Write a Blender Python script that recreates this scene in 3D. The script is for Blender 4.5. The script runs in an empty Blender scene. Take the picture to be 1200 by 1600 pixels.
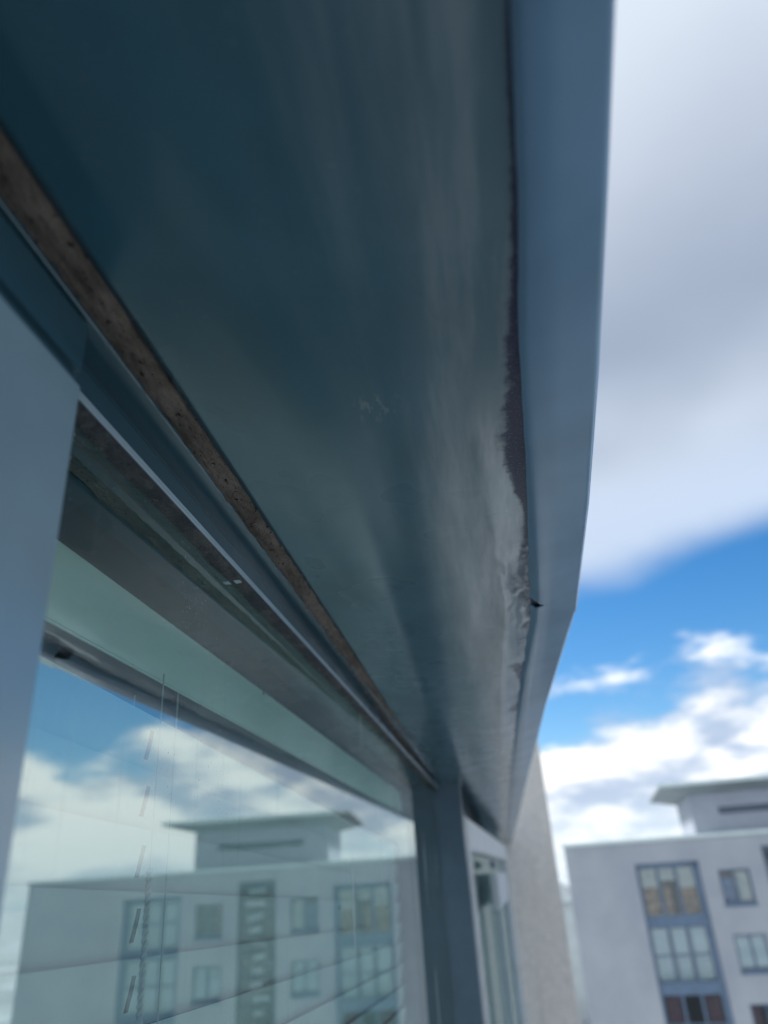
import bpy, bmesh, math, random
from mathutils import Vector, Matrix, noise
random.seed(7)
scene = bpy.context.scene
col = scene.collection
H = 0.2            # height of the soffit above the lens, the working unit of the near geometry
CZ = 14.0          # camera height above the street

# ------------------------------------------------------------------ camera
cd = bpy.data.cameras.new('camera')
cam = bpy.data.objects.new('camera', cd); col.objects.link(cam); scene.camera = cam
R = ((0.98716752, -0.12080721, -0.10443139), (0.14711012, 0.43358773, 0.8890221), (-0.06212011, -0.89297665, 0.44579569))
m = Matrix.Identity(4)
for i in range(3):
    m[i][0] = R[i][0]; m[i][1] = -R[i][1]; m[i][2] = -R[i][2]
m.translation = (0, 0, CZ)
cam.matrix_world = m
cd.sensor_fit = 'VERTICAL'; cd.sensor_height = 36.0; cd.lens = 1148.2 / 1600 * 36.0
cd.clip_start = 0.01; cd.clip_end = 4000
cd.dof.use_dof = True; cd.dof.focus_distance = 0.40; cd.dof.aperture_fstop = 6.4

# ------------------------------------------------------------------ sky, sun, exposure
SUN_EL, SUN_AZ = math.radians(44), math.radians(-62)     # azimuth from +y towards +x
wd = bpy.data.worlds.new('World'); scene.world = wd; wd.use_nodes = True
nt = wd.node_tree; N = nt.nodes; L = nt.links; N.clear()
def nd(t, **k):
    n = N.new(t)
    for a, b in k.items(): setattr(n, a, b)
    return n
def mth(op, a, b=None, c=None, clamp=False):
    n = nd('ShaderNodeMath', operation=op, use_clamp=clamp)
    for i, v in enumerate((a, b, c)):
        if v is None: continue
        if isinstance(v, (int, float)): n.inputs[i].default_value = v
        else: L.new(v, n.inputs[i])
    return n.outputs[0]
def sstep(v, lo, hi):
    n = nd('ShaderNodeMapRange', interpolation_type='SMOOTHSTEP')
    L.new(v, n.inputs[0]); n.inputs[1].default_value = lo; n.inputs[2].default_value = hi
    return n.outputs[0]
sky = nd('ShaderNodeTexSky', sky_type='NISHITA', sun_disc=False, sun_elevation=SUN_EL, sun_rotation=SUN_AZ)
sky.altitude = 200; sky.air_density = 1.0; sky.dust_density = 0.3; sky.ozone_density = 3.0
tc = nd('ShaderNodeTexCoord')
sp = nd('ShaderNodeSeparateXYZ'); L.new(tc.outputs['Generated'], sp.inputs[0])
dx, dy, dz = sp.outputs
def skynoise(sx, sy, sz, scale, detail, rough, off=(0, 0, 0)):
    mp = nd('ShaderNodeMapping'); L.new(tc.outputs['Generated'], mp.inputs[0])
    mp.inputs['Location'].default_value = off; mp.inputs['Scale'].default_value = (sx, sy, sz)
    n = nd('ShaderNodeTexNoise'); L.new(mp.outputs[0], n.inputs[0])
    n.inputs['Scale'].default_value = scale; n.inputs['Detail'].default_value = detail; n.inputs['Roughness'].default_value = rough
    return n.outputs[0]
# overhead cloud deck: a cap of the sky leaning over the photographer's back
n1 = skynoise(1, 1, 1.6, 2.4, 4, .45, (3.1, 1.2, .4))
cap = mth('ADD', mth('ADD', mth('MULTIPLY', dz, .93), mth('MULTIPLY', dy, -.30)), mth('MULTIPLY', dx, -.22))
cap = mth('ADD', cap, mth('MULTIPLY', mth('SUBTRACT', n1, .5), .20))
deck = sstep(cap, -.04, .035)
# low cumulus towards the horizon
n2 = skynoise(1, 1, 2.6, 4.2, 5, .52, (.35, 2.2, .15))
n2b = skynoise(1, 1, 2.6, 4.2, 5, .52, (.35, 2.2, .15 + .10))
low = mth('SUBTRACT', n2, mth('MULTIPLY', mth('MAXIMUM', mth('SUBTRACT', dz, .175), -.06), 2.4))
cum = sstep(low, .375, .52)
lit = sstep(mth('SUBTRACT', n2, n2b), -.08, .09)
haze = sstep(dz, .10, .0)
n3 = skynoise(1, 1, 1.6, 1.5, 3, .45, (7.0, .3, 2.0))
def mixc(f, a, b):
    n = nd('ShaderNodeMix', data_type='RGBA')
    if isinstance(f, (int, float)): n.inputs[0].default_value = f
    else: L.new(f, n.inputs[0])
    for i, v in ((6, a), (7, b)):
        if isinstance(v, tuple): n.inputs[i].default_value = (*v, 1)
        else: L.new(v, n.inputs[i])
    return n.outputs[2]
cumcol = mixc(lit, (.42, .52, .68), (1.05, 1.06, 1.06))
deckcol = mixc(sstep(n3, .35, .68), (.30, .36, .47), (.62, .70, .82))
deckcol = mixc(mth('MULTIPLY', sstep(cap, .22, .62), .8), deckcol, (.70, .77, .86))
deckcol = mixc(sstep(cap, .16, .03), deckcol, (.50, .60, .76))
SKY = .125
bg1 = nd('ShaderNodeBackground'); bg1.inputs[1].default_value = SKY; hs = nd('ShaderNodeHueSaturation'); hs.inputs['Saturation'].default_value = 1.35; L.new(sky.outputs[0], hs.inputs['Color']); L.new(hs.outputs[0], bg1.inputs[0])
bg2 = nd('ShaderNodeBackground'); bg2.inputs[1].default_value = 1.0; L.new(cumcol, bg2.inputs[0])
bg3 = nd('ShaderNodeBackground'); bg3.inputs[1].default_value = 1.0; L.new(deckcol, bg3.inputs[0])
bg4 = nd('ShaderNodeBackground'); bg4.inputs[1].default_value = 1.0; bg4.inputs[0].default_value = (.72, .84, .90, 1)
def mixs(f, a, b):
    n = nd('ShaderNodeMixShader'); L.new(f, n.inputs[0]); L.new(a, n.inputs[1]); L.new(b, n.inputs[2]); return n.outputs[0]
s = mixs(cum, bg1.outputs[0], bg2.outputs[0])
s = mixs(mth('MULTIPLY', haze, .55), s, bg4.outputs[0])
s = mixs(deck, s, bg3.outputs[0])
wd.cycles.sampling_method = 'MANUAL'; wd.cycles.sample_map_resolution = 512
wo = nd('ShaderNodeOutputWorld'); L.new(s, wo.inputs[0])
sl = bpy.data.lights.new('sun', 'SUN'); sl.energy = 5.0; sl.angle = math.radians(10); sl.color = (1, .97, .93)
so = bpy.data.objects.new('sun', sl); col.objects.link(so)
sd = Vector((math.sin(SUN_AZ) * math.cos(SUN_EL), math.cos(SUN_AZ) * math.cos(SUN_EL), math.sin(SUN_EL)))
so.rotation_euler = sd.to_track_quat('Z', 'Y').to_euler(); so.location = (-20, 10, 60)
scene.view_settings.view_transform = 'Standard'; scene.view_settings.look = 'None'
scene.view_settings.exposure = 0.3; scene.view_settings.gamma = 1.0
scene.view_settings.use_curve_mapping = False
scene.render.engine = 'CYCLES'
scene.cycles.max_bounces = 6; scene.cycles.diffuse_bounces = 3; scene.cycles.glossy_bounces = 4; scene.cycles.transparent_max_bounces = 10

# ------------------------------------------------------------------ materials
class M:
    """small node-material builder"""
    def __init__(s, name, base=(.5, .5, .5), rough=.5, metal=0.0, spec=.5):
        s.m = bpy.data.materials.new(name); s.m.use_nodes = True
        s.t = s.m.node_tree; s.p = s.t.nodes['Principled BSDF']
        s.p.inputs['Base Color'].default_value = (*base, 1); s.p.inputs['Roughness'].default_value = rough
        s.p.inputs['Metallic'].default_value = metal; s.p.inputs['Specular IOR Level'].default_value = spec
        s.c = s.t.nodes.new('ShaderNodeTexCoord').outputs['Object']
        s.base = base
    def n(s, t, **k):
        x = s.t.nodes.new(t)
        for a, b in k.items(): setattr(x, a, b)
        return x
    def l(s, a, b): s.t.links.new(a, b)
    def noise(s, scale, detail=4, rough=.5, stretch=(1, 1, 1), off=(0, 0, 0), rot=(0, 0, 0)):
        mp = s.n('ShaderNodeMapping'); s.l(s.c, mp.inputs[0]); mp.inputs['Scale'].default_value = stretch
        mp.inputs['Location'].default_value = off; mp.inputs['Rotation'].default_value = rot
        x = s.n('ShaderNodeTexNoise'); s.l(mp.outputs[0], x.inputs[0])
        x.inputs['Scale'].default_value = scale; x.inputs['Detail'].default_value = detail; x.inputs['Roughness'].default_value = rough
        return x.outputs[0]
    def rng(s, v, a, b, c=0., d=1.):
        x = s.n('ShaderNodeMapRange', interpolation_type='SMOOTHSTEP'); s.l(v, x.inputs[0])
        for i, q in zip((1, 2, 3, 4), (a, b, c, d)): x.inputs[i].default_value = q
        return x.outputs[0]
    def math(s, op, a, b):
        x = s.n('ShaderNodeMath', operation=op)
        for i, v in enumerate((a, b)):
            if isinstance(v, (int, float)): x.inputs[i].default_value = v
            else: s.l(v, x.inputs[i])
        return x.outputs[0]
    def mix(s, f, a, b):
        x = s.n('ShaderNodeMix', data_type='RGBA')
        if isinstance(f, (int, float)): x.inputs[0].default_value = f
        else: s.l(f, x.inputs[0])
        for i, v in ((6, a), (7, b)):
            if isinstance(v, tuple): x.inputs[i].default_value = (*v, 1)
            else: s.l(v, x.inputs[i])
        return x.outputs[2]
    def color(s, o): s.l(o, s.p.inputs['Base Color']); return s
    def roughness(s, o): s.l(o, s.p.inputs['Roughness']); return s
    def bump(s, h, strength=.3, dist=.01):
        b = s.n('ShaderNodeBump'); b.inputs['Strength'].default_value = strength; b.inputs['Distance'].default_value = dist
        s.l(h, b.inputs['Height']); s.l(b.outputs[0], s.p.inputs['Normal']); return s
    def attr(s, name):
        a = s.n('ShaderNodeAttribute', attribute_name=name); x = s.n('ShaderNodeSeparateColor'); s.l(a.outputs['Color'], x.inputs[0])
        return x.outputs

def simple(name, base, rough=.5, var=.12, scale=8, metal=0.0, bump=None, spec=.5):
    k = M(name, base, rough, metal, spec)
    f = k.rng(k.noise(scale, 3, .6), .3, .7)
    k.color(k.mix(f, tuple(c * (1 - var) for c in base), tuple(min(1, c * (1 + var)) for c in base)))
    if bump: k.bump(k.noise(bump[0], 4, .6), bump[1], bump[2])
    return k.m

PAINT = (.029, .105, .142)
def painted(name, base=PAINT, rough=.28, dust=.08, coat=1.5):
    """weathered powder-coated sheet metal"""
    k = M(name, base, rough)
    a = k.noise(9, 3, .62); st = k.noise(26, 3, .6, (1, .12, 1)); sp_ = k.noise(420, 1, .5)
    c = k.mix(k.rng(a, .3, .75), tuple(x * .88 for x in base), tuple(x * 1.12 for x in base))
    c = k.mix(k.math('MULTIPLY', k.rng(st, .5, .8), dust), c, (.24, .28, .30))
    c = k.mix(k.math('MULTIPLY', k.rng(sp_, .72, .78), .10), c, (.30, .31, .31))
    k.color(c); k.roughness(k.rng(k.noise(14, 2, .6), .25, .75, rough - .06, rough + .14))
    k.p.inputs['Coat Weight'].default_value = 1.0; k.p.inputs['Coat IOR'].default_value = coat; k.p.inputs['Coat Roughness'].default_value = .19
    k.p.inputs['Specular IOR Level'].default_value = .05
    return k
pm = painted('soffit_paint')
w = pm.attr('wear_light')                       # R: dark grime plus joint-gap dark, G: chalky dust plus painted sheen
grit = pm.noise(900, 3, .65); gr2 = pm.noise(160, 6, .7); stre = pm.noise(70, 5, .6, (1, .10, 1), rot=(0, 0, .05))
cur = pm.p.inputs['Base Color'].links[0].from_socket
dust_sheen = pm.math('MULTIPLY', w[1], pm.rng(stre, .36, .70, .25, 1))
cur = pm.mix(pm.math('MULTIPLY', dust_sheen, .85), cur, (.40, .43, .45))
arcs = pm.noise(38, 4, .6, (1, .16, 1), rot=(0, 0, -.22), off=(2, 0, 0))
cur = pm.mix(pm.math('MULTIPLY', pm.math('MULTIPLY', w[1], pm.rng(arcs, .55, .72)), .35), cur, (.50, .52, .53))
stain = pm.math('MULTIPLY', w[2], pm.rng(pm.noise(75, 6, .7), .30, .66, .25, 1))
cur = pm.mix(pm.math('MULTIPLY', stain, .8), cur, (.050, .066, .092))
gr3 = pm.noise(34, 5, .65, (1, .6, 1))
grime_gap = pm.rng(pm.math('ADD', pm.math('ADD', w[0], pm.math('MULTIPLY', pm.math('SUBTRACT', gr2, .5), 1.3)), pm.math('MULTIPLY', pm.math('SUBTRACT', gr3, .5), .8)), .22, .86)
gcol = pm.mix(pm.rng(grit, .56, .74), (.030, .032, .066), (.20, .22, .28))
cur = pm.mix(pm.math('MULTIPLY', grime_gap, .9), cur, gcol)
# a small scuff in the middle of the sheet
mp = pm.n('ShaderNodeVectorMath', operation='DISTANCE'); pm.l(pm.c, mp.inputs[0]); mp.inputs[1].default_value = (-.030, .2585, .18)
sc = pm.math('MULTIPLY', pm.rng(mp.outputs['Value'], .016, .003), pm.rng(pm.noise(240, 4, .7, (1, .35, 1), rot=(0, 0, .5)), .53, .60))
cur = pm.mix(pm.math('MULTIPLY', sc, .35), cur, (.30, .31, .30))
pm.color(cur)
pm.l(pm.math('SUBTRACT', 1.0, pm.math('MULTIPLY', grime_gap, .9)), pm.p.inputs['Coat Weight'])
MAT_SOFFIT = pm.m
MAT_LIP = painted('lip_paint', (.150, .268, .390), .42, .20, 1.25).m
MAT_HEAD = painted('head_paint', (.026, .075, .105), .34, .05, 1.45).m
MAT_POST_SHADED = painted('post_paint_shaded', (.060, .110, .155), .36, .06, 1.5).m  # frame paint darkened in the colour for the post's shaded face
MAT_FRAME = painted('frame_paint', (.190, .285, .350), .36, .06, 1.6).m
MAT_STEEL = simple('grey_metal', (.42, .45, .48), .4, .1, 12)
MAT_WHITEP = simple('white_plastic', (.38, .42, .46), .4, .05, 10)
k = M('foam_core', (.03, .03, .04), .85)
k.color(k.mix(k.rng(k.noise(700, 4, .7), .52, .68), (.020, .022, .034), (.17, .17, .19))); k.bump(k.noise(500, 4, .7), .6, .003); MAT_CORE = k.m
k = M('foam_tape', (.10, .085, .07), .95, spec=.1)
c = k.mix(k.rng(k.noise(60, 5, .65, (1, .4, 1)), .3, .7), (.108, .092, .080), (.230, .200, .172))
c = k.mix(k.rng(k.noise(520, 3, .6, (1, .5, 1)), .60, .68), c, (.010, .009, .009))
c = k.mix(k.math('MULTIPLY', k.rng(k.noise(300, 3, .6), .64, .74), .5), c, (.28, .25, .21))
k.color(c); k.bump(k.noise(420, 5, .7, (1, .5, 1)), 1.0, .004); MAT_TAPE = k.m
k = M('gasket', (.03, .03, .03), .7)
c = k.mix(k.rng(k.noise(55, 6, .7, (1, .5, 1)), .45, .58), (.010, .018, .026), (.050, .052, .052))
c = k.mix(k.rng(k.noise(240, 5, .7, (1, .4, 1)), .63, .74), c, (.25, .26, .25)); k.color(c); k.bump(k.noise(180, 5, .7), .8, .004); MAT_GASKET = k.m

def glass(name, ior, tint, dusty=0.0, refl=(1, 1, 1)):
    """coated pane: mirror-like share by Fresnel, the rest let through with the glass's own tint"""
    k = M(name); t = k.t
    fr = k.n('ShaderNodeFresnel'); geo = k.n('ShaderNodeNewGeometry')   # same share from either side of the thin pane
    k.l(k.math('ADD', ior, k.math('MULTIPLY', geo.outputs['Backfacing'], 1 / ior - ior)), fr.inputs[0])
    gl = k.n('ShaderNodeBsdfGlossy'); gl.inputs['Color'].default_value = (*refl, 1); gl.inputs['Roughness'].default_value = .0
    tr = k.n('ShaderNodeBsdfTransparent'); tr.inputs[0].default_value = (*tint, 1)
    mx = k.n('ShaderNodeMixShader'); k.l(fr.outputs[0], mx.inputs[0]); k.l(tr.outputs[0], mx.inputs[1]); k.l(gl.outputs[0], mx.inputs[2])
    out = mx.outputs[0]
    if dusty:
        df = k.n('ShaderNodeBsdfDiffuse'); df.inputs[0].default_value = (.55, .60, .60, 1)
        film = k.rng(k.noise(7, 5, .65), .40, .80, .0, .02 * dusty)
        spk = k.math('MULTIPLY', k.rng(k.noise(620, 3, .6), .63, .72), k.rng(k.noise(9, 4, .6, off=(0, .3, .2)), .45, .64, .05, .75 * dusty))
        runs = k.math('MULTIPLY', k.rng(k.noise(90, 4, .6, (1, 1, .06)), .58, .75), .07 * dusty)
        scr = k.math('MULTIPLY', k.rng(k.noise(55, 2, .4, (1, 1, .05), rot=(.35, 0, 0), off=(3, 1, 7)), .715, .735), .5)
        f = k.math('ADD', k.math('ADD', film, spk), k.math('ADD', runs, scr))
        m2 = k.n('ShaderNodeMixShader'); k.l(f, m2.inputs[0]); k.l(out, m2.inputs[1]); k.l(df.outputs[0], m2.inputs[2]); out = m2.outputs[0]
        vo = k.n('ShaderNodeTexVoronoi'); vo.inputs['Scale'].default_value = 26; k.l(k.c, vo.inputs[0])
        vs = k.n('ShaderNodeSeparateColor'); k.l(vo.outputs['Color'], vs.inputs[0])
        fly = k.math('MULTIPLY', k.rng(vo.outputs['Distance'], .085, .05), k.math('GREATER_THAN', vs.outputs[0], .86))
        dk = k.n('ShaderNodeBsdfDiffuse'); dk.inputs[0].default_value = (.06, .08, .08, 1)
        m3 = k.n('ShaderNodeMixShader'); k.l(k.math('MULTIPLY', fly, .55), m3.inputs[0]); k.l(out, m3.inputs[1]); k.l(dk.outputs[0], m3.inputs[2]); out = m3.outputs[0]
    k.l(out, t.nodes['Material Output'].inputs[0]); return k.m
MAT_GLASS = glass('coated_glass', 5.4, (.88, .98, .97), 1.0, (.88, .98, .96))
MAT_GLASSIN = glass('clear_glass', 1.1, (.94, .98, .97))
MAT_GLASSFAR = glass('window_glass', 1.75, (.83, .88, .90))

k = M('roughcast_render', (.42, .405, .39), .9, spec=.2)
a = k.noise(85, 5, .65); b = k.noise(14, 4, .6)
c = k.mix(k.rng(a, .32, .68), (.58, .56, .53), (.95, .92, .875)); c = k.mix(k.math('MULTIPLY', k.rng(b, .35, .7), .3), c, (.55, .55, .55)); c = k.mix(k.math('MULTIPLY', k.rng(k.noise(16, 4, .6, (1, 1, .07)), .52, .75), .35), c, (.40, .39, .37))
k.color(c); k.bump(a, .8, .006); MAT_RENDER = k.m
k = M('painted_render', (.62, .62, .64), .85, spec=.3)
c = k.mix(k.rng(k.noise(.35, 5, .6), .3, .7), (.325, .352, .40), (.405, .43, .465)); c = k.mix(k.math('MULTIPLY', k.rng(k.noise(1.2, 5, .6, (1, 1, .08)), .55, .8), .25), c, (.36, .38, .40))
k.color(c); k.bump(k.noise(30, 4, .6), .2, .01); MAT_WALL = k.m
MAT_PH = simple('grey_cladding', (.36, .40, .47), .6, .06, 1)
MAT_BLUE = simple('blue_grey_frame', (.115, .175, .260), .45, .1, 4)
MAT_DKBLUE = simple('slate_cladding', (.075, .105, .145), .5, .1, 3)
MAT_COPING = simple('pale_coping', (.62, .72, .72), .4, .06, 2)
MAT_ROOF = simple('roof_metal', (.22, .26, .28), .5, .1, 1)
MAT_CREAM = simple('cream_curtain', (.60, .58, .52), .8, .15, 5)
MAT_TAN = simple('tan_curtain', (.30, .17, .09), .8, .5, 4)
MAT_MAROON = simple('maroon_curtain', (.16, .075, .085), .8, .2, 3)
MAT_BLIND = simple('pale_blind', (.58, .65, .65), .7, .05, 2)
MAT_DARKIN = simple('dark_room', (.05, .055, .065), .9, .2, .5)
MAT_BLUECL = simple('blue_cloth', (.05, .14, .30), .8, .35, 5)
MAT_WHITEB = simple('white_balustrade', (.80, .82, .82), .7, .1, 3)
MAT_SLAT = simple('blind_slat', (.46, .57, .55), .5, .04, 6)
MAT_VALANCE = simple('blind_valance', (.66, .86, .80), .5, .04, 6)
MAT_CORD = simple('blind_cord', (.50, .56, .54), .6, .05, 30)
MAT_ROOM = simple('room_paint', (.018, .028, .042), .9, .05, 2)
MAT_GROUND = simple('pale_gravel_court', (.40, .44, .47), .95, .3, .05)
MAT_ASPHALT = simple('asphalt', (.075, .075, .08), .9, .2, .8)
MAT_YARD = simple('concrete_paving', (.26, .275, .285), .9, .15, .7)
MAT_PAVE = simple('paving', (.34, .33, .31), .9, .12, .6)
MAT_BRICKH = simple('far_render', (.50, .54, .54), .9, .1, .4)

# ------------------------------------------------------------------ mesh helpers
def link(name, me, mat, parent=None):
    o = bpy.data.objects.new(name, me); col.objects.link(o)
    if mat: 
        if not me.materials: me.materials.append(mat)
    if parent: o.parent = parent
    return o
def mesh(name, verts, faces, mat, parent=None, smooth=False):
    me = bpy.data.meshes.new(name); me.from_pydata([tuple(v) for v in verts], [], faces); me.update()
    if smooth: me.polygons.foreach_set('use_smooth', [True] * len(me.polygons))
    return link(name, me, mat, parent)
def tag(o, label=None, cat=None, group=None, kind=None):
    for a, b in (('label', label), ('category', cat), ('group', group), ('kind', kind)):
        if b: o[a] = b
    return o
def empty(name, loc=(0, 0, 0), rz=0):
    o = bpy.data.objects.new(name, None); col.objects.link(o); o.location = loc; o.rotation_euler = (0, 0, rz); o.empty_display_size = .05
    return o
class MB:
    def __init__(s): s.v = []; s.f = []
    def box(s, x0, x1, y0, y1, z0, z1):
        b = len(s.v)
        s.v += [(x, y, z) for z in (z0, z1) for y in (y0, y1) for x in (x0, x1)]
        s.f += [tuple(b + i for i in q) for q in ((0, 2, 3, 1), (4, 5, 7, 6), (0, 1, 5, 4), (2, 6, 7, 3), (0, 4, 6, 2), (1, 3, 7, 5))]
        return s
    def prism(s, prof, y0, y1):
        """closed (x, z) profile run along y"""
        b = len(s.v); n = len(prof)
        s.v += [(x, y0, z) for x, z in prof] + [(x, y1, z) for x, z in prof]
        s.f += [(b + i, b + (i + 1) % n, b + n + (i + 1) % n, b + n + i) for i in range(n)]
        s.f += [tuple(b + i for i in reversed(range(n))), tuple(b + n + i for i in range(n))]
        return s
    def tube(s, pts, r, n=8, close=True):
        b = len(s.v); P = [Vector(p) for p in pts]
        for i, p in enumerate(P):
            d = (P[min(i + 1, len(P) - 1)] - P[max(i - 1, 0)]).normalized()
            a = d.orthogonal().normalized() if abs(d.z) < .99 else Vector((1, 0, 0)); e = d.cross(a)
            rr = r[i] if isinstance(r, (list, tuple)) else r
            s.v += [tuple(p + (a * math.cos(q) + e * math.sin(q)) * rr) for q in [2 * math.pi * j / n for j in range(n)]]
        for i in range(len(P) - 1):
            for j in range(n): s.f.append((b + i * n + j, b + i * n + (j + 1) % n, b + (i + 1) * n + (j + 1) % n, b + (i + 1) * n + j))
        s.f += [tuple(b + j for j in reversed(range(n))), tuple(b + (len(P) - 1) * n + j for j in range(n))]
        return s
    def build(s, name, mat, parent=None, bevel=0.0, smooth=False, seg=2):
        o = mesh(name, s.v, s.f, mat, parent, smooth)
        bm = bmesh.new(); bm.from_mesh(o.data); bmesh.ops.recalc_face_normals(bm, faces=bm.faces)
        if bevel: bmesh.ops.bevel(bm, geom=[e for e in bm.edges if len(e.link_faces) == 2 and e.calc_face_angle(0) > .5], offset=bevel, segments=seg, affect='EDGES', clamp_overlap=True)
        bm.to_mesh(o.data); bm.free()
        return o
def lerp_table(t, y):
    if y <= t[0][0]: return t[0][1]
    for (a, b), (c, d) in zip(t, t[1:]):
        if y <= c: return b + (d - b) * (y - a) / (c - a)
    return t[-1][1]
def sm(a, b, x):
    t = max(0., min(1., (x - a) / (b - a))); return t * t * (3 - 2 * t)

# ------------------------------------------------------------------ ground and street
G = 400
tag(mesh('ground', [(-1800, -1800, -.02), (1800, -1800, -.02), (1800, 1800, -.02), (-1800, 1800, -.02)], [(0, 1, 2, 3)], MAT_GROUND), kind='structure')

# ------------------------------------------------------------------ the soffit overhead
soff = empty('metal_soffit', (0, 0, CZ))
tag(soff, 'dark blue-grey sheet metal soffit overhead with dented torn outer edge', 'soffit')
T_IN = [(-4, -.545), (1, -.55), (3, -.575), (10, -.68), (30.2, -.70)]                     # inner edge along the tape
T_SEAM = [(-4, -.05), (-1, .08), (.54, .141), (.82, .153), (1.12, .160), (1.77, .196), (2.2, .222), (2.64, .247), (2.95, .250), (3.9, .227), (8, .190), (30.2, .17)]
T_OUT = [(-4, .02), (-1, .155), (.54, .242), (.82, .266), (1.32, .305), (1.95, .346), (2.95, .393), (4.9, .366), (9.8, .358), (30.2, .35)]
T_GRIME = [(-4, .002), (.2, .006), (.5, .014), (.8, .020), (1.1, .030), (1.3, .045), (1.45, .066), (1.6, .060), (1.75, .042), (1.95, .022), (2.1, .045), (2.35, .075), (2.55, .105), (2.75, .075), (2.95, .03), (3.3, .01), (30.2, .004)]
T_SEAM = [(a, b * .968) for a, b in T_SEAM]; T_OUT = [(a, b * 1.028) for a, b in T_OUT]
ys = []
y = -4.0
while y < 30.2:
    ys.append(y); y += .25 if y < -.5 else (.04 if y < .8 else (.022 if y < 4.6 else (.06 if y < 8 else .25)))
ys.append(30.2)
def zprof(x):
    zi = .90 + (-.33 - x) * .17                 # inner flank leans towards the wall
    t = sm(-.44, -.22, x)
    return zi * (1 - t) + .90 * t if x < -.19 else .90
us = [i / 26 for i in range(26)] + [1 + i / 54 for i in range(55)]
V = []; F = []; W = []
for y in ys:
    xi = lerp_table(T_IN, y); xl = lerp_table(T_SEAM, y)
    rag = noise.noise((y * 6, 1.3, 0)) * .010 + noise.noise((y * 22, 4.3, 0)) * .006 + noise.noise((y * 60, 2, 0)) * .003
    act = sm(.5, 1.3, y) * (1 - sm(4.4, 6, y))
    xs = xl + .016
    for u in us:
        if u <= 1: x = xi + (xs - .30 - xi) * u
        else: x = xs - .30 + .30 * (u - 1)
        z = zprof(x)
        z += .0025 * noise.noise((x * 3, y * .5, 5)) * (1 - sm(4, 7, y))
        e = xl - x                                 # distance in from the seam
        ec = max(e, 0.)
        # the edge rolls up towards the seam, more after the bend; dented round the corner joint
        roll = .008 + .014 * sm(1.6, 2.6, y) * (1 - .5 * sm(4, 8, y))
        z += roll * sm(.13, .0, ec)
        dent = math.exp(-((y - 2.60) / .42) ** 2) * math.exp(-(ec / .10) ** 2) * sm(-.01, .02, e)
        z += dent * (.012 * noise.noise((x * 9, y * 5, 2.2)) + .010 * abs(noise.noise((x * 24, y * 9, 7))) + .003 * noise.noise((x * 60, y * 40, 1)))
        d2 = math.exp(-((y - 2.6) / 1.0) ** 2) * math.exp(-((e - .16) / .12) ** 2)
        z += d2 * .012
        z += .006 * act * math.exp(-(ec / .05) ** 2) * noise.noise((x * 5, y * 6, 9)) * sm(2.6, 3.2, y)
        V.append((x * H, y * H, z * H))
        # wear: grime hugging the seam, chalky dust brushed inwards and widened as painted sheen
        nn = noise.noise((x * 14, y * 3, 11)); n4 = noise.noise((x * 5, y * 1.5, 4))
        gw = lerp_table(T_GRIME, y)
        gr = sm(gw * 1.55, gw * .45, e + (nn * .5 + .55 * noise.noise((x * 10, y * 11, 6)) + .4 * noise.noise((x * 30, y * 30, 8))) * gw * .40) * (1.0 if y < 2.0 else (1 - .42 * sm(2.0, 2.3, y) + .15 * nn)) * (1 - sm(3.0, 3.3, y))
        blot = sm(.12, .34, noise.noise((x * 7, y * 3.4, 21))) * sm(.15, .03, e) * sm(2.6, 3.1, y) * (1 - sm(4.6, 5.6, y))
        gr = max(gr, blot * .72)
        if 2.62 < y < 2.95 and e < .02: gr = 1.  # open lip joint: its dark gap painted onto the sheet behind
        du = sm(.46, .05, e + n4 * .10) * (.45 * sm(-2., .6, y) + .55 * sm(.8, 1.8, y)) * (.85 + .6 * n4) * (1 - .35 * sm(3.5, 8, y))
        st_ = math.exp(-((y - 2.42) / .34) ** 2) * sm(.13, .02, e + nn * .05) * .9 + .5 * sm(.06, .0, e + nn * .03) * sm(.3, 1., y) * (1 - sm(5, 7, y))
        W.append((max(0, min(1, gr)), max(0, min(1, du)), max(0, min(1, st_)), 1))
nu = len(us)
for i in range(len(ys) - 1):
    for j in range(nu - 1): F.append((i * nu + j, i * nu + j + 1, (i + 1) * nu + j + 1, (i + 1) * nu + j))
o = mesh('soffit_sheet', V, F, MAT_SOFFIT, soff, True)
ca = o.data.color_attributes.new('wear_light', 'FLOAT_COLOR', 'POINT')
ca.data.foreach_set('color', [c for w_ in W for c in w_])
sd_ = o.modifiers.new('thickness', 'SOLIDIFY'); sd_.thickness = .0012; sd_.offset = 0
# dark residue strip showing in the open seam
V = []; F = []
ys2 = [q for q in ys]
for y in ys2:
    xl = lerp_table(T_SEAM, y); g = .05
    for j in range(5):
        x = xl - g + (g + .03) * j / 4
        V.append((x * H, y * H, (.962 + .006 * noise.noise((x * 50, y * 25, 3)) + .035 * sm(1.6, 2.6, y) * (1 - .5 * sm(4, 8, y))) * H))
for i in range(len(ys2) - 1):
    for j in range(4): F.append((i * 5 + j, i * 5 + j + 1, (i + 1) * 5 + j + 1, (i + 1) * 5 + j))
mesh('seam_core', V, F, MAT_CORE, soff, True)
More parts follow.
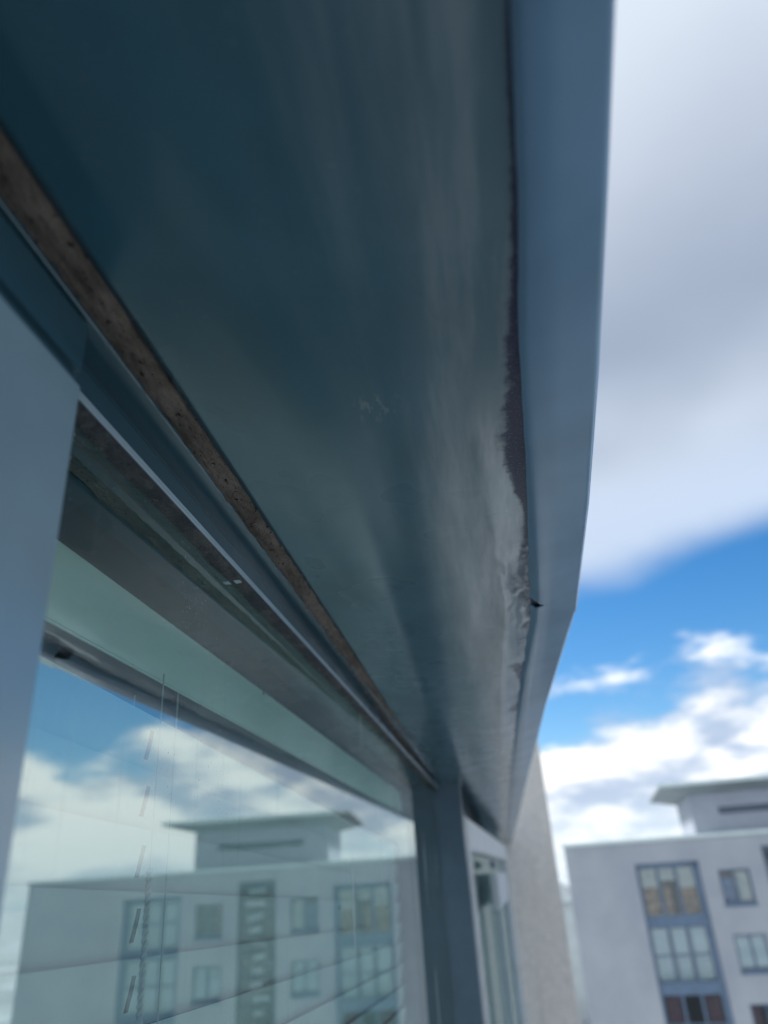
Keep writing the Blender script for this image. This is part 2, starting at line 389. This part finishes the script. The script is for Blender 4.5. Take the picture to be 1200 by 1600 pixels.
# folded edge lips: two lengths meeting in a mitred joint at the bend
def lip(y0, y1, wob, mit0=0., mit1=0., zoff=0.):
    V = []; F = []
    yy = [y0] + [q for q in ys if y0 < q < y1] + [y1]
    for q in yy:
        for k_, w_ in enumerate((-.2, 0., .06, .5, .95, 1.0, 1.04, 1.09, 1.09, None)):
            ww = 0. if w_ is None else max(0., min(1., w_))
            yv = q + mit0 * max(0, 1 - (q - y0) / .5) * min(1, ww / .3) + mit1 * max(0, 1 - (y1 - q) / .5) * ww
            xl = lerp_table(T_SEAM, yv); xo = lerp_table(T_OUT, yv)
            e0 = (.0035 * noise.noise((yv * 3, wob, 0)) + .0015 * noise.noise((yv * 13, wob, 0))) if k_ == 1 else 0
            px = -.1 if w_ is None else xl + (xo - xl) * w_ + e0
            pz = (.932, .900, .8965, .910 + .003 * noise.noise((yv * 1.2, wob, 2)), .9235, .925, .931, 1.0, 1.35, 1.36)[k_] + zoff
            V.append((px * H, yv * H, pz * H))
    n = 10
    for i in range(len(yy) - 1):
        for j in range(n - 1): F.append((i * n + j, i * n + j + 1, (i + 1) * n + j + 1, (i + 1) * n + j))
    o = mesh('edge_lip', V, F, MAT_LIP, soff, True)
    s_ = o.modifiers.new('thickness', 'SOLIDIFY'); s_.thickness = .0012; s_.offset = 0
    es = o.modifiers.new('split', 'EDGE_SPLIT'); es.split_angle = math.radians(50)
    return o
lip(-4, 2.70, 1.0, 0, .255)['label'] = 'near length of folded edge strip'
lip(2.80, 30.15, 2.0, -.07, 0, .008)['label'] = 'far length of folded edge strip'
# compressed foam tape between soffit and window head
V = []; F = []; n = 9
yt = []; y = -4.
while y < 8.95: yt.append(y); y += .2 if y < 0 else (.018 if y < 4 else .06)
for y in yt:
    xi = lerp_table(T_IN, y)
    a = noise.noise((y * 4, 0, 3)) * .010 + noise.noise((y * 17, 0, 8)) * .006 - (.012 if .98 < y < 1.5 else 0)
    for j in range(n):
        t = j / (n - 1)
        x = xi + .012 + a * (1 - t) - .078 * t
        z = .943 - .012 * t - .010 * math.sin(t * math.pi) + .006 * noise.noise((t * 9, y * 20, 2)) + .004 * noise.noise((t * 20, y * 60, 6))
        V.append((x * H, y * H, z * H))
for i in range(len(yt) - 1):
    for j in range(n - 1): F.append((i * n + j, i * n + j + 1, (i + 1) * n + j + 1, (i + 1) * n + j))
tag(mesh('foam_tape', V, F, MAT_TAPE, None, True), 'rough brown foam sealing tape squeezed between soffit and window head', 'sealing tape').location = (0, 0, CZ)

# ------------------------------------------------------------------ the near window
TH = math.radians(.5)
GX = -.750         # glass plane
Y0, Y1 = .955, 8.9
win = empty('fixed_window', (GX * H, Y0 * H, CZ - 1.5)); tag(win, 'blue-grey framed window with coated glass mirroring sky and apartments', 'window')
OFF = Vector((-GX * H, -Y0 * H, 1.5))
def wbuild(mb, name, mat, bevel=0., parent=win, smooth=False):
    mb.v = [tuple(Vector(v) + OFF) for v in mb.v]
    return mb.build(name, mat, parent, bevel, smooth)
def hp(*p): return [(a * H, b * H) for a, b in p]
# head: flat fascia, thin bright bead, step back to the gasket
mb = MB().prism(hp((-.609, 1.06), (-.609, .931), (-.614, .925), (-.698, .934), (-.704, .880), (-.95, .880), (-.95, 1.06)), -4 * H, Y1 * H); wbuild(mb, 'head_frame', MAT_HEAD, .0012)
mb = MB().prism(hp((-.698, .8795), (-.700, .872), (-.708, .864), (-.745, .864), (-.745, .8795)), Y0 * H, Y1 * H); mb.v = [(x + max(0, y - Y0 * H) * math.tan(TH), y, z) for x, y, z in mb.v]; wbuild(mb, 'glazing_bead', MAT_FRAME, .0006)
V = []; F = []; yy = [Y0 + .02 * i for i in range(int((Y1 - Y0) / .02))]
for y in yy:
    a = noise.noise((y * 5, 9, 0)) * .010 + noise.noise((y * 18, 3, 0)) * .006
    for j, (x, z) in enumerate(((-.707, .8645), (-.711, .861 + a * .2), (-.722, .858 + a * .6), (-.752, .857 + a * .8))):
        V.append(Vector(((x + (y - Y0) * math.tan(TH)) * H, y * H, z * H)) + OFF)
for i in range(len(yy) - 1):
    for j in range(3): F.append((i * 4 + j, i * 4 + j + 1, (i + 1) * 4 + j + 1, (i + 1) * 4 + j))
mesh('gasket', V, F, MAT_GASKET, win, True)
# near jamb mullion, broad and out of focus; far mullion standing proud
mb = MB().box(-.95 * H, -.612 * H, .05 * H, (Y0 + .008) * H, -1.5, .80 * H); wbuild(mb, 'near_mullion', MAT_FRAME, .005)
mb = MB().box(-.95 * H, -.618 * H, -4 * H, (Y0 + .004) * H, .797 * H, .926 * H); wbuild(mb, 'head_cover', MAT_HEAD, .003)
mb = MB().box(-.95 * H, -.405 * H, Y1 * H, (Y1 + .25) * H, -1.5, .975 * H); wbuild(mb, 'far_mullion', MAT_POST_SHADED, .002)
mb = MB().box(-.95 * H, -.65 * H, Y0 * H, Y1 * H, -1.5, -1.43); wbuild(mb, 'sill_frame', MAT_FRAME, .002)
# pane, very slightly out of true in its frame
mb = MB().box(-.008, 0, 0, (Y1 - Y0) * H, .06, 1.5 + .89 * H)
pane = mb.build('glass_pane', MAT_GLASS, win)
pane.data.materials.append(MAT_GLASSIN)
for p in pane.data.polygons: p.material_index = 0 if p.normal.x > .9 else 1
pane.rotation_euler = (0, 0, -TH)

# room behind the glass
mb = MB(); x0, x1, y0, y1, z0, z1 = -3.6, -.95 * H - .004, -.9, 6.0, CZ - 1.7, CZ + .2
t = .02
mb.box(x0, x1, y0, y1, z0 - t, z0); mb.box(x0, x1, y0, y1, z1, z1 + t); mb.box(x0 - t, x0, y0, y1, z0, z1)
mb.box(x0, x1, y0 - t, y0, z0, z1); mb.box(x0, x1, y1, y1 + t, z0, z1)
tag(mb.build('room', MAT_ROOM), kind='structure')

# venetian blind
BX = -1.06
bl = empty('venetian_blind', (BX * H, 1.2 * H, CZ)); tag(bl, 'pale slatted blind with beaded cord hanging behind the window glass', 'blind')
yb0, yb1 = -.1 * H, 6.7 * H
MB().box(-.12 * H, .08 * H, yb0, yb1, .59 * H, .76 * H).build('headrail', MAT_DARKIN, bl, .002)
MB().box(.085 * H, .10 * H, yb0, yb1, .575 * H, .775 * H).build('valance', MAT_VALANCE, bl, .001)
yc = 1.06 * H           # where the cords run through
sl_me = None
tilt = math.radians(-79)
for i in range(15):
    zc = (.42 - .165 * i) * H
    if sl_me is None:
        V = []; F = []; wd2 = .0865 * H; nx = 9
        yls = [yb0, yc - .05 * H, yc - .014 * H, yc + .014 * H, yc + .05 * H, 4.5 * H, 4.52 * H, yb1]
        for q in yls:
            for j in range(nx):
                a = -1 + 2 * j / (nx - 1)
                lx = a * wd2; cv = .004 * H * (1 - a * a)
                V.append((lx * math.cos(tilt) + cv * abs(math.sin(tilt)), q, lx * -math.sin(tilt) + cv * math.cos(tilt) - .04 * (q - yc)))
        for r in range(len(yls) - 1):
            for j in range(nx - 1):
                if r == 2 and 2 <= j <= 5: continue                     # slot for the cord
                F.append((r * nx + j, r * nx + j + 1, (r + 1) * nx + j + 1, (r + 1) * nx + j))
        o = mesh('slat', V, F, MAT_SLAT, bl, True); sl_me = o.data
    else: o = link('slat', sl_me, None, bl)
    o.location.z = zc
for dx_ in (-.075, .075):
    MB().tube([(dx_ * H, yc + .03 * H, .6 * H), (dx_ * H, yc + .03 * H, -2.1 * H)], .0006, 6).build('ladder_cord', MAT_CORD, bl)
# twisted pull cord in front of the slats
cp = []
mbc = MB()
for ph in (0, math.pi):
    pts = []
    for i in range(420):
        z = .06 * H - i * .0011
        a = z * 2 * math.pi / .0070 + ph
        pts.append((.135 * H + .0009 * math.cos(a), yc - .22 * H + .0009 * math.sin(a) , z))
    mbc.tube(pts, .0011, 6)
mbc.tube([(.135 * H, yc - .22 * H, .58 * H), (.135 * H, yc - .22 * H, .055 * H)], .0005, 6)
mbc.build('pull_cord', MAT_CORD, bl, 0, True)

# ------------------------------------------------------------------ next window, ajar
ow = empty('open_window', (-.62 * H, 9.4 * H, CZ - 1.5)); tag(ow, 'grey casement window standing ajar beyond the far mullion', 'window')
# fixed surround
mb = MB().box(-.33 * H, -.06 * H, 0, 20.7 * H, 1.5 + .80 * H, 1.5 + .97 * H); mb.build('head_frame', MAT_FRAME, ow, .002)
Lr = 13 * H
ang = -math.atan2(.62, 17)
def rotp(o): o.rotation_euler = (0, 0, ang); o.location = (.22 * H, .1 * H, 0); return o
mb = MB(); T = 1.5 + .62 * H
mb.box(-.05, 0, 0, .075, .02, T); mb.box(-.05, 0, Lr - .075, Lr, .02, T); mb.box(-.05, 0, .075, Lr - .075, T - .075, T); mb.box(-.05, 0, .075, Lr - .075, .02, .10)
fr = rotp(mb.build('sash_frame', MAT_STEEL, ow, .004))
pn = rotp(MB().box(-.03, -.022, .07, Lr - .07, .09, T - .07).build('glass_pane', MAT_GLASS, ow))
for q in (.35, .62): rotp(MB().box(.0005, .012, Lr * q, Lr * q + .05, .02, T - .16).build('sash_rail', MAT_FRAME, ow, .003))
rotp(MB().box(-.002, .022, Lr * .30, Lr * .62, T - .235, T - .13).build('hinge_block', MAT_WHITEP, ow, .006))
rotp(MB().box(-.001, .010, Lr * .34, Lr * .42, T - .115, T - .09).build('hinge_screw', MAT_DKBLUE, ow, .002))
# far jamb against the pier
MB().box(-.33 * H, .50 * H, 20.3 * H, 20.75 * H, 0, 1.5 + .87 * H).build('jamb', MAT_FRAME, ow, .003)

# ------------------------------------------------------------------ rendered pier and host facade
pier = empty('rendered_wall', (0, 30.2 * H, 0)); tag(pier, 'grey roughcast rendered wall return beside the open window', 'wall')
mb = MB().box(-.95 * H, 1.86 * H, .01, .9, 0, CZ + 3.2); mb.build('pier', MAT_RENDER, pier, .006)
mb = MB().box(-2.2, -.06 * H, -8, .005, CZ + 1.1 * H, CZ + 3.2); mb.build('upper_wall', MAT_RENDER, pier)
mb = MB().box(-.95 * H, -.60 * H, -8, .005, 0, CZ - 1.505); mb.build('lower_wall', MAT_RENDER, pier)

MB().box(-13, -3.7, -34, 9, 0, CZ + 3.2).build('building_body', MAT_RENDER, pier)
MB().box(-3.69, -.62 * H, -34, -8.002, 0, CZ + 3.2).build('side_wing', MAT_RENDER, pier)
MB().box(-3.69, -.20, .902, 9, 0, CZ + 3.2).build('side_wing', MAT_RENDER, pier)

# ------------------------------------------------------------------ apartment building opposite
A0 = math.radians(7.0); D = 43.0; K = D / 36.0
bo = Vector((math.sin(A0) * D - 1.0, math.cos(A0) * D, 0))
bld = empty('apartment_building', bo, -A0)
tag(bld, 'pale grey rendered apartment block with blue framed windows and rooftop storey', 'apartment building')
S0, S1 = -.95 * K, 17.9 * K
ZT = CZ + .72 * K
STO = 2.31 * K
CXS = 7.72                                   # symmetry axis, in photo metres
cols_w = [(5.05, 6.25), (2 * CXS - 6.25, 2 * CXS - 5.05)]
cols_t = [(1.86, 4.38), (2 * CXS - 4.38, 2 * CXS - 1.86)]
bay = (6.9, 2 * CXS - 6.9)
openings = []
for a, b in cols_w:
    for r in range(6):
        openings.append((a * K, b * K, CZ + (-1.85 * K - STO * r), CZ + (-.52 * K - STO * r)))
for a, b in cols_t: openings.append((a * K, b * K, CZ - .12 * K - STO * 5.1, CZ - .12 * K))
openings.append((bay[0] * K, bay[1] * K, .3, CZ + .25 * K))
def facade(x0, x1, z0, z1, ops, depth):
    xs = sorted({x0, x1, *[o[0] for o in ops], *[o[1] for o in ops]}); zs = sorted({z0, z1, *[o[2] for o in ops], *[o[3] for o in ops]})
    mb = MB()
    def q(*p):
        b = len(mb.v); mb.v += p; mb.f.append(tuple(range(b, b + 4)))
    for i in range(len(xs) - 1):
        for j in range(len(zs) - 1):
            mx, mz = (xs[i] + xs[i + 1]) / 2, (zs[j] + zs[j + 1]) / 2
            if any(o[0] < mx < o[1] and o[2] < mz < o[3] for o in ops): continue
            q((xs[i], 0, zs[j]), (xs[i + 1], 0, zs[j]), (xs[i + 1], 0, zs[j + 1]), (xs[i], 0, zs[j + 1]))
    for a, b, c, d in ops:
        q((a, 0, c), (a, 0, d), (a, depth, d), (a, depth, c)); q((b, 0, d), (b, 0, c), (b, depth, c), (b, depth, d))
        q((a, 0, d), (b, 0, d), (b, depth, d), (a, depth, d)); q((b, 0, c), (a, 0, c), (a, depth, c), (b, depth, c))
    DP = 13.
    q((x0, DP, z0), (x0, 0, z0), (x0, 0, z1), (x0, DP, z1)); q((x1, 0, z0), (x1, DP, z0), (x1, DP, z1), (x1, 0, z1)); q((x1, DP, z0), (x0, DP, z0), (x0, DP, z1), (x1, DP, z1))
    q((x0, 0, z1), (x1, 0, z1), (x1, DP, z1), (x0, DP, z1))
    return mb
me_w = mesh('wall', *(lambda m_: (m_.v, m_.f))(facade(S0, S1, 0, ZT, openings, .30)), MAT_WALL, bld)
MB().box(S0 - .10, S1 + .10, -.10, .45, ZT + .004, ZT + .16).build('coping', MAT_COPING, bld, .02)
MB().box(S0 + .3, S1 - .3, .46, 12.7, ZT + .003, ZT + .05).build('roof', MAT_ROOF, bld)
MB().box(S0 + .35, S1 - .35, 3.2, 3.3, .3, ZT - .1).build('inner_wall', MAT_DARKIN, bld)
for r in range(6):
    z = CZ - .12 * K - STO * (r + 1) + .2
    if z > .3: MB().box(S0 + .35, S1 - .35, .34, 3.2, z - .10, z + .10).build('floor_slab', MAT_DARKIN, bld)
# small two-light windows
def small_window(a, b, c, d, style):
    mb = MB(); f = .075
    y0, y1 = .12, .20
    mb.box(a, b, y0, y1, d - f, d); mb.box(a, b, y0, y1, c + .10, c + .10 + f); mb.box(a, a + f, y0, y1, c + .10 + f, d - f); mb.box(b - f, b, y0, y1, c + .10 + f, d - f)
    mx = (a + b) / 2; mb.box(mx - .045, mx + .045, y0, y1, c + .10 + f, d - f)
    w_ = mb.build('window', MAT_BLUE, bld)
    MB().box(a - .03, b + .03, -.05, .13, c - .02, c + .095).build('sill', MAT_BLUE, w_)
    for p, q in ((a + f, mx - .045), (mx + .045, b - f)):
        MB().box(p, q, .155, .165, c + .10 + f, d - f).build('pane', MAT_GLASSFAR, w_)
    if style == 0:
        MB().box(a + .1, mx - .1, .27, .33, c + .2, d - .35).build('curtain', MAT_BLUECL, w_); MB().box(mx + .08, b - .1, .27, .31, c + .2, d - .1).build('curtain', MAT_CREAM, w_)
    elif style == 1: 
        MB().box(a + .06, b - .06, .24, .26, c + .2, d - .06).build('blind', MAT_BLIND, w_)
    elif style == 2:
        MB().box(a + .06, a + .45, .24, .29, c + .2, d - .06).build('curtain', MAT_MAROON, w_)
random.seed(3)
for i, (a, b) in enumerate(cols_w):
    for r in range(6):
        st = (0, 1, 2, 1, 0, 2)[r] if i == 0 else (2, 1, 0, 1, 2, 1)[r]
        small_window(a * K, b * K, CZ + (-1.85 * K - STO * r), CZ + (-.52 * K - STO * r), st)
# tall glazed strips, one window per storey with a spandrel under it
def tall_window(a, b, top, r, style):
    f = .11; y0, y1 = .16, .26
    zt = top - STO * r; zb = zt - STO
    mb = MB(); sp_h = .45
    mb.box(a, b, y0, y1, zt - (.22 if r == 0 else .08), zt); mb.box(a, b, y0, y1, zb + sp_h - .08, zb + sp_h)
    xs = [a, a + .14, b - .30]
    mb.box(a, a + .14, y0, y1, zb + sp_h, zt - .08); mb.box(b - .30, b, y0, y1, zb + sp_h, zt - .08)
    w1 = (b - .30 - a - .14) / 3
    edges = []
    for i in range(3):
        p = a + .14 + w1 * i
        if i: mb.box(p - .055, p + .055, y0 + .002, y1 - .002, zb + sp_h, zt - .08)
        edges.append((p + (.055 if i else 0), p + w1 - (.055 if i < 2 else 0)))
    mz = zb + sp_h + (zt - zb - sp_h) * .47
    if style != 0: mb.box(a + .14, b - .30, y0 + .004, y1 - .004, mz - .035, mz + .035)
    w_ = mb.build('window', MAT_BLUE, bld)
    MB().box(a, b, y0 + .006, y1, zb, zb + sp_h - .08).build('spandrel_panel', MAT_BLUE, w_)
    for p, q in edges:
        MB().box(p, q, .20, .21, zb + sp_h, zt - .08).build('pane', MAT_GLASSFAR, w_)
    for i, (p, q) in enumerate(edges):
        if style == 0:
            MB().box(p + .02, q - .02, .36, .40, zb + sp_h + (1.25, 1.50, 1.15)[i], zt - .12).build('blind', MAT_CREAM, w_)
            MB().box(p + .05, q - (.06, .35, .05)[i], .42, .48, zb + sp_h + .02, zb + sp_h + 1.3).build('curtain', MAT_TAN, w_)
        elif style == 1: MB().box(p + .04, q - .04, .34, .37, zb + sp_h + .02, zt - .12).build('blind', MAT_BLIND, w_)
        elif i != 1: MB().box(p + .1, q - .08, .34, .38, zb + sp_h + .02, zt - .12).build('curtain', MAT_MAROON, w_)
for i, (a, b) in enumerate(cols_t):
    for r in range(5):
        tall_window(a * K, b * K, CZ - .12 * K, r, (0, 1, 2, 1, 2)[r] if i == 0 else (1, 1, 0, 2, 1)[r])
# glazed stairwell bay with flights showing
a, b = bay[0] * K, bay[1] * K
mb = MB(); zt = CZ + .25 * K
mb.box(a, a + .16, .10, .20, .3, zt); mb.box(b - .16, b, .10, .20, .3, zt); mb.box(a + .16, b - .16, .10, .20, zt - .25, zt)
z = zt - .25 - 1.2
while z > .4: mb.box(a + .16, b - .16, .105, .195, z - .04, z + .04); z -= STO / 2
stw = mb.build('stair_glazing', MAT_DKBLUE, bld)
MB().box(a + .16, b - .16, .145, .155, .3, zt - .25).build('pane', MAT_GLASSFAR, stw)
z = zt - .9; d_ = 1
while z > 1:
    n_ = 8; mb = MB(); rise = STO / 2 / n_; run = (b - a - .7) / n_
    for i in range(n_):
        xx = a + .35 + run * (i if d_ > 0 else n_ - 1 - i)
        mb.box(xx, xx + run, .5 if d_ > 0 else 1.3, 1.2 if d_ > 0 else 2.0, z - rise * (i + 1) - .14, z - rise * i)
    mb.build('stair_flight', MAT_DKBLUE, bld)
    MB().box(a + .2 if d_ < 0 else b - .75, a + .75 if d_ < 0 else b - .2, .45, 2.0, z - STO / 2 - .16, z - STO / 2).build('stair_landing', MAT_DKBLUE, bld)
    z -= STO / 2; d_ = -d_
z = zt - .55; i = 0
while z > .8:
    sl_ = random.uniform(-.07, .07)
    q0, q1 = a + .30 + random.uniform(0, .5), b - .30 - random.uniform(0, .6)
    mb = MB(); mb.v += [(q0, .30, z - sl_), (q1, .30, z + sl_), (q1, .30, z + sl_ + .20), (q0, .30, z - sl_ + .20), (q0, .36, z - sl_), (q1, .36, z + sl_), (q1, .36, z + sl_ + .20), (q0, .36, z - sl_ + .20)]
    mb.f += [(0, 1, 2, 3), (7, 6, 5, 4), (0, 4, 5, 1), (3, 2, 6, 7), (0, 3, 7, 4), (1, 5, 6, 2)]
    mb.build('balustrade_panel', MAT_WHITEB, stw)
    z -= STO / 4.6; i += 1
# rooftop storey with overhanging roof and slot window
p0, p1 = 4.7 * K, (2 * CXS - 4.7) * K
pz0, pz1 = ZT + .055, CZ + 2.45 * K
MB().box(p0, p1, .9, 9, pz0, pz1).build('rooftop_storey', MAT_PH, bld)
slw = MB().box(5.75 * K, (2 * CXS - 5.75) * K, .86, .898, CZ + 1.60 * K, CZ + 1.86 * K).build('slot_window', MAT_DKBLUE, bld)
e0, e1 = 3.45 * K, (2 * CXS - 3.45) * K
mb = MB(); zt = CZ + 2.86 * K
mb.v += [(e0, -.4, zt), (e1, -.4, zt), (e1, 10, zt), (e0, 10, zt), (e0, -.4, zt - .14), (e1, -.4, zt - .14), (e1, 10, zt - .14), (e0, 10, zt - .14), (p0 - .02, .85, pz1 - .02), (p1 + .02, .85, pz1 - .02), (p1 + .02, 9.02, pz1 - .02), (p0 - .02, 9.02, pz1 - .02)]
mb.f += [(0, 1, 2, 3), (0, 4, 5, 1), (1, 5, 6, 2), (2, 6, 7, 3), (3, 7, 4, 0), (4, 8, 9, 5), (5, 9, 10, 6), (6, 10, 11, 7), (7, 11, 8, 4), (8, 11, 10, 9)]
rf = mb.build('overhanging_roof', MAT_ROOF, bld)
MB().box(e0 - .04, e1 + .04, -.46, -.402, zt - .12, zt + .05).build('roof_edge', MAT_COPING, rf, .01)
MB().tube([(p0 - .07, .80, zt - .2), (p0 - .07, .80, pz0)], .045, 8).build('downpipe', MAT_PH, bld)

# low far building glimpsed past the left end, seen over the street
fb = empty('far_building', (-6, 92, 0), -.12); tag(fb, 'low pale building glimpsed far off past the apartment block end', 'building')
MB().box(-16, 14, 0, 10, 0, CZ - 3.4).build('wall', MAT_BRICKH, fb)
mb = MB(); zt = CZ - 3.4
mb.v += [(-16.4, -.4, zt + .01), (14.4, -.4, zt + .01), (14.4, 10.4, zt + .01), (-16.4, 10.4, zt + .01), (-13, 5, zt + 2), (11, 5, zt + 2)]
mb.f += [(0, 1, 5, 4), (1, 2, 5), (2, 3, 4, 5), (3, 0, 4), (0, 3, 2, 1)]
mb.build('roof', MAT_ROOF, fb)

# street between the blocks
tag(mesh('paved_yard', [(-.15, -45, -.008), (19, -45, -.008), (19, 13.9, -.008), (-.15, 13.9, -.008)], [(0, 1, 2, 3)], MAT_YARD), kind='structure')
tag(mesh('road', [(-60, 14, .0), (80, 14, .0), (80, 21, .0), (-60, 21, .0)], [(0, 1, 2, 3)], MAT_ASPHALT), kind='structure')
tag(MB().box(-60, 80, 21.02, 25, -.01, .12).build('pavement', MAT_PAVE, None, .02), kind='structure')
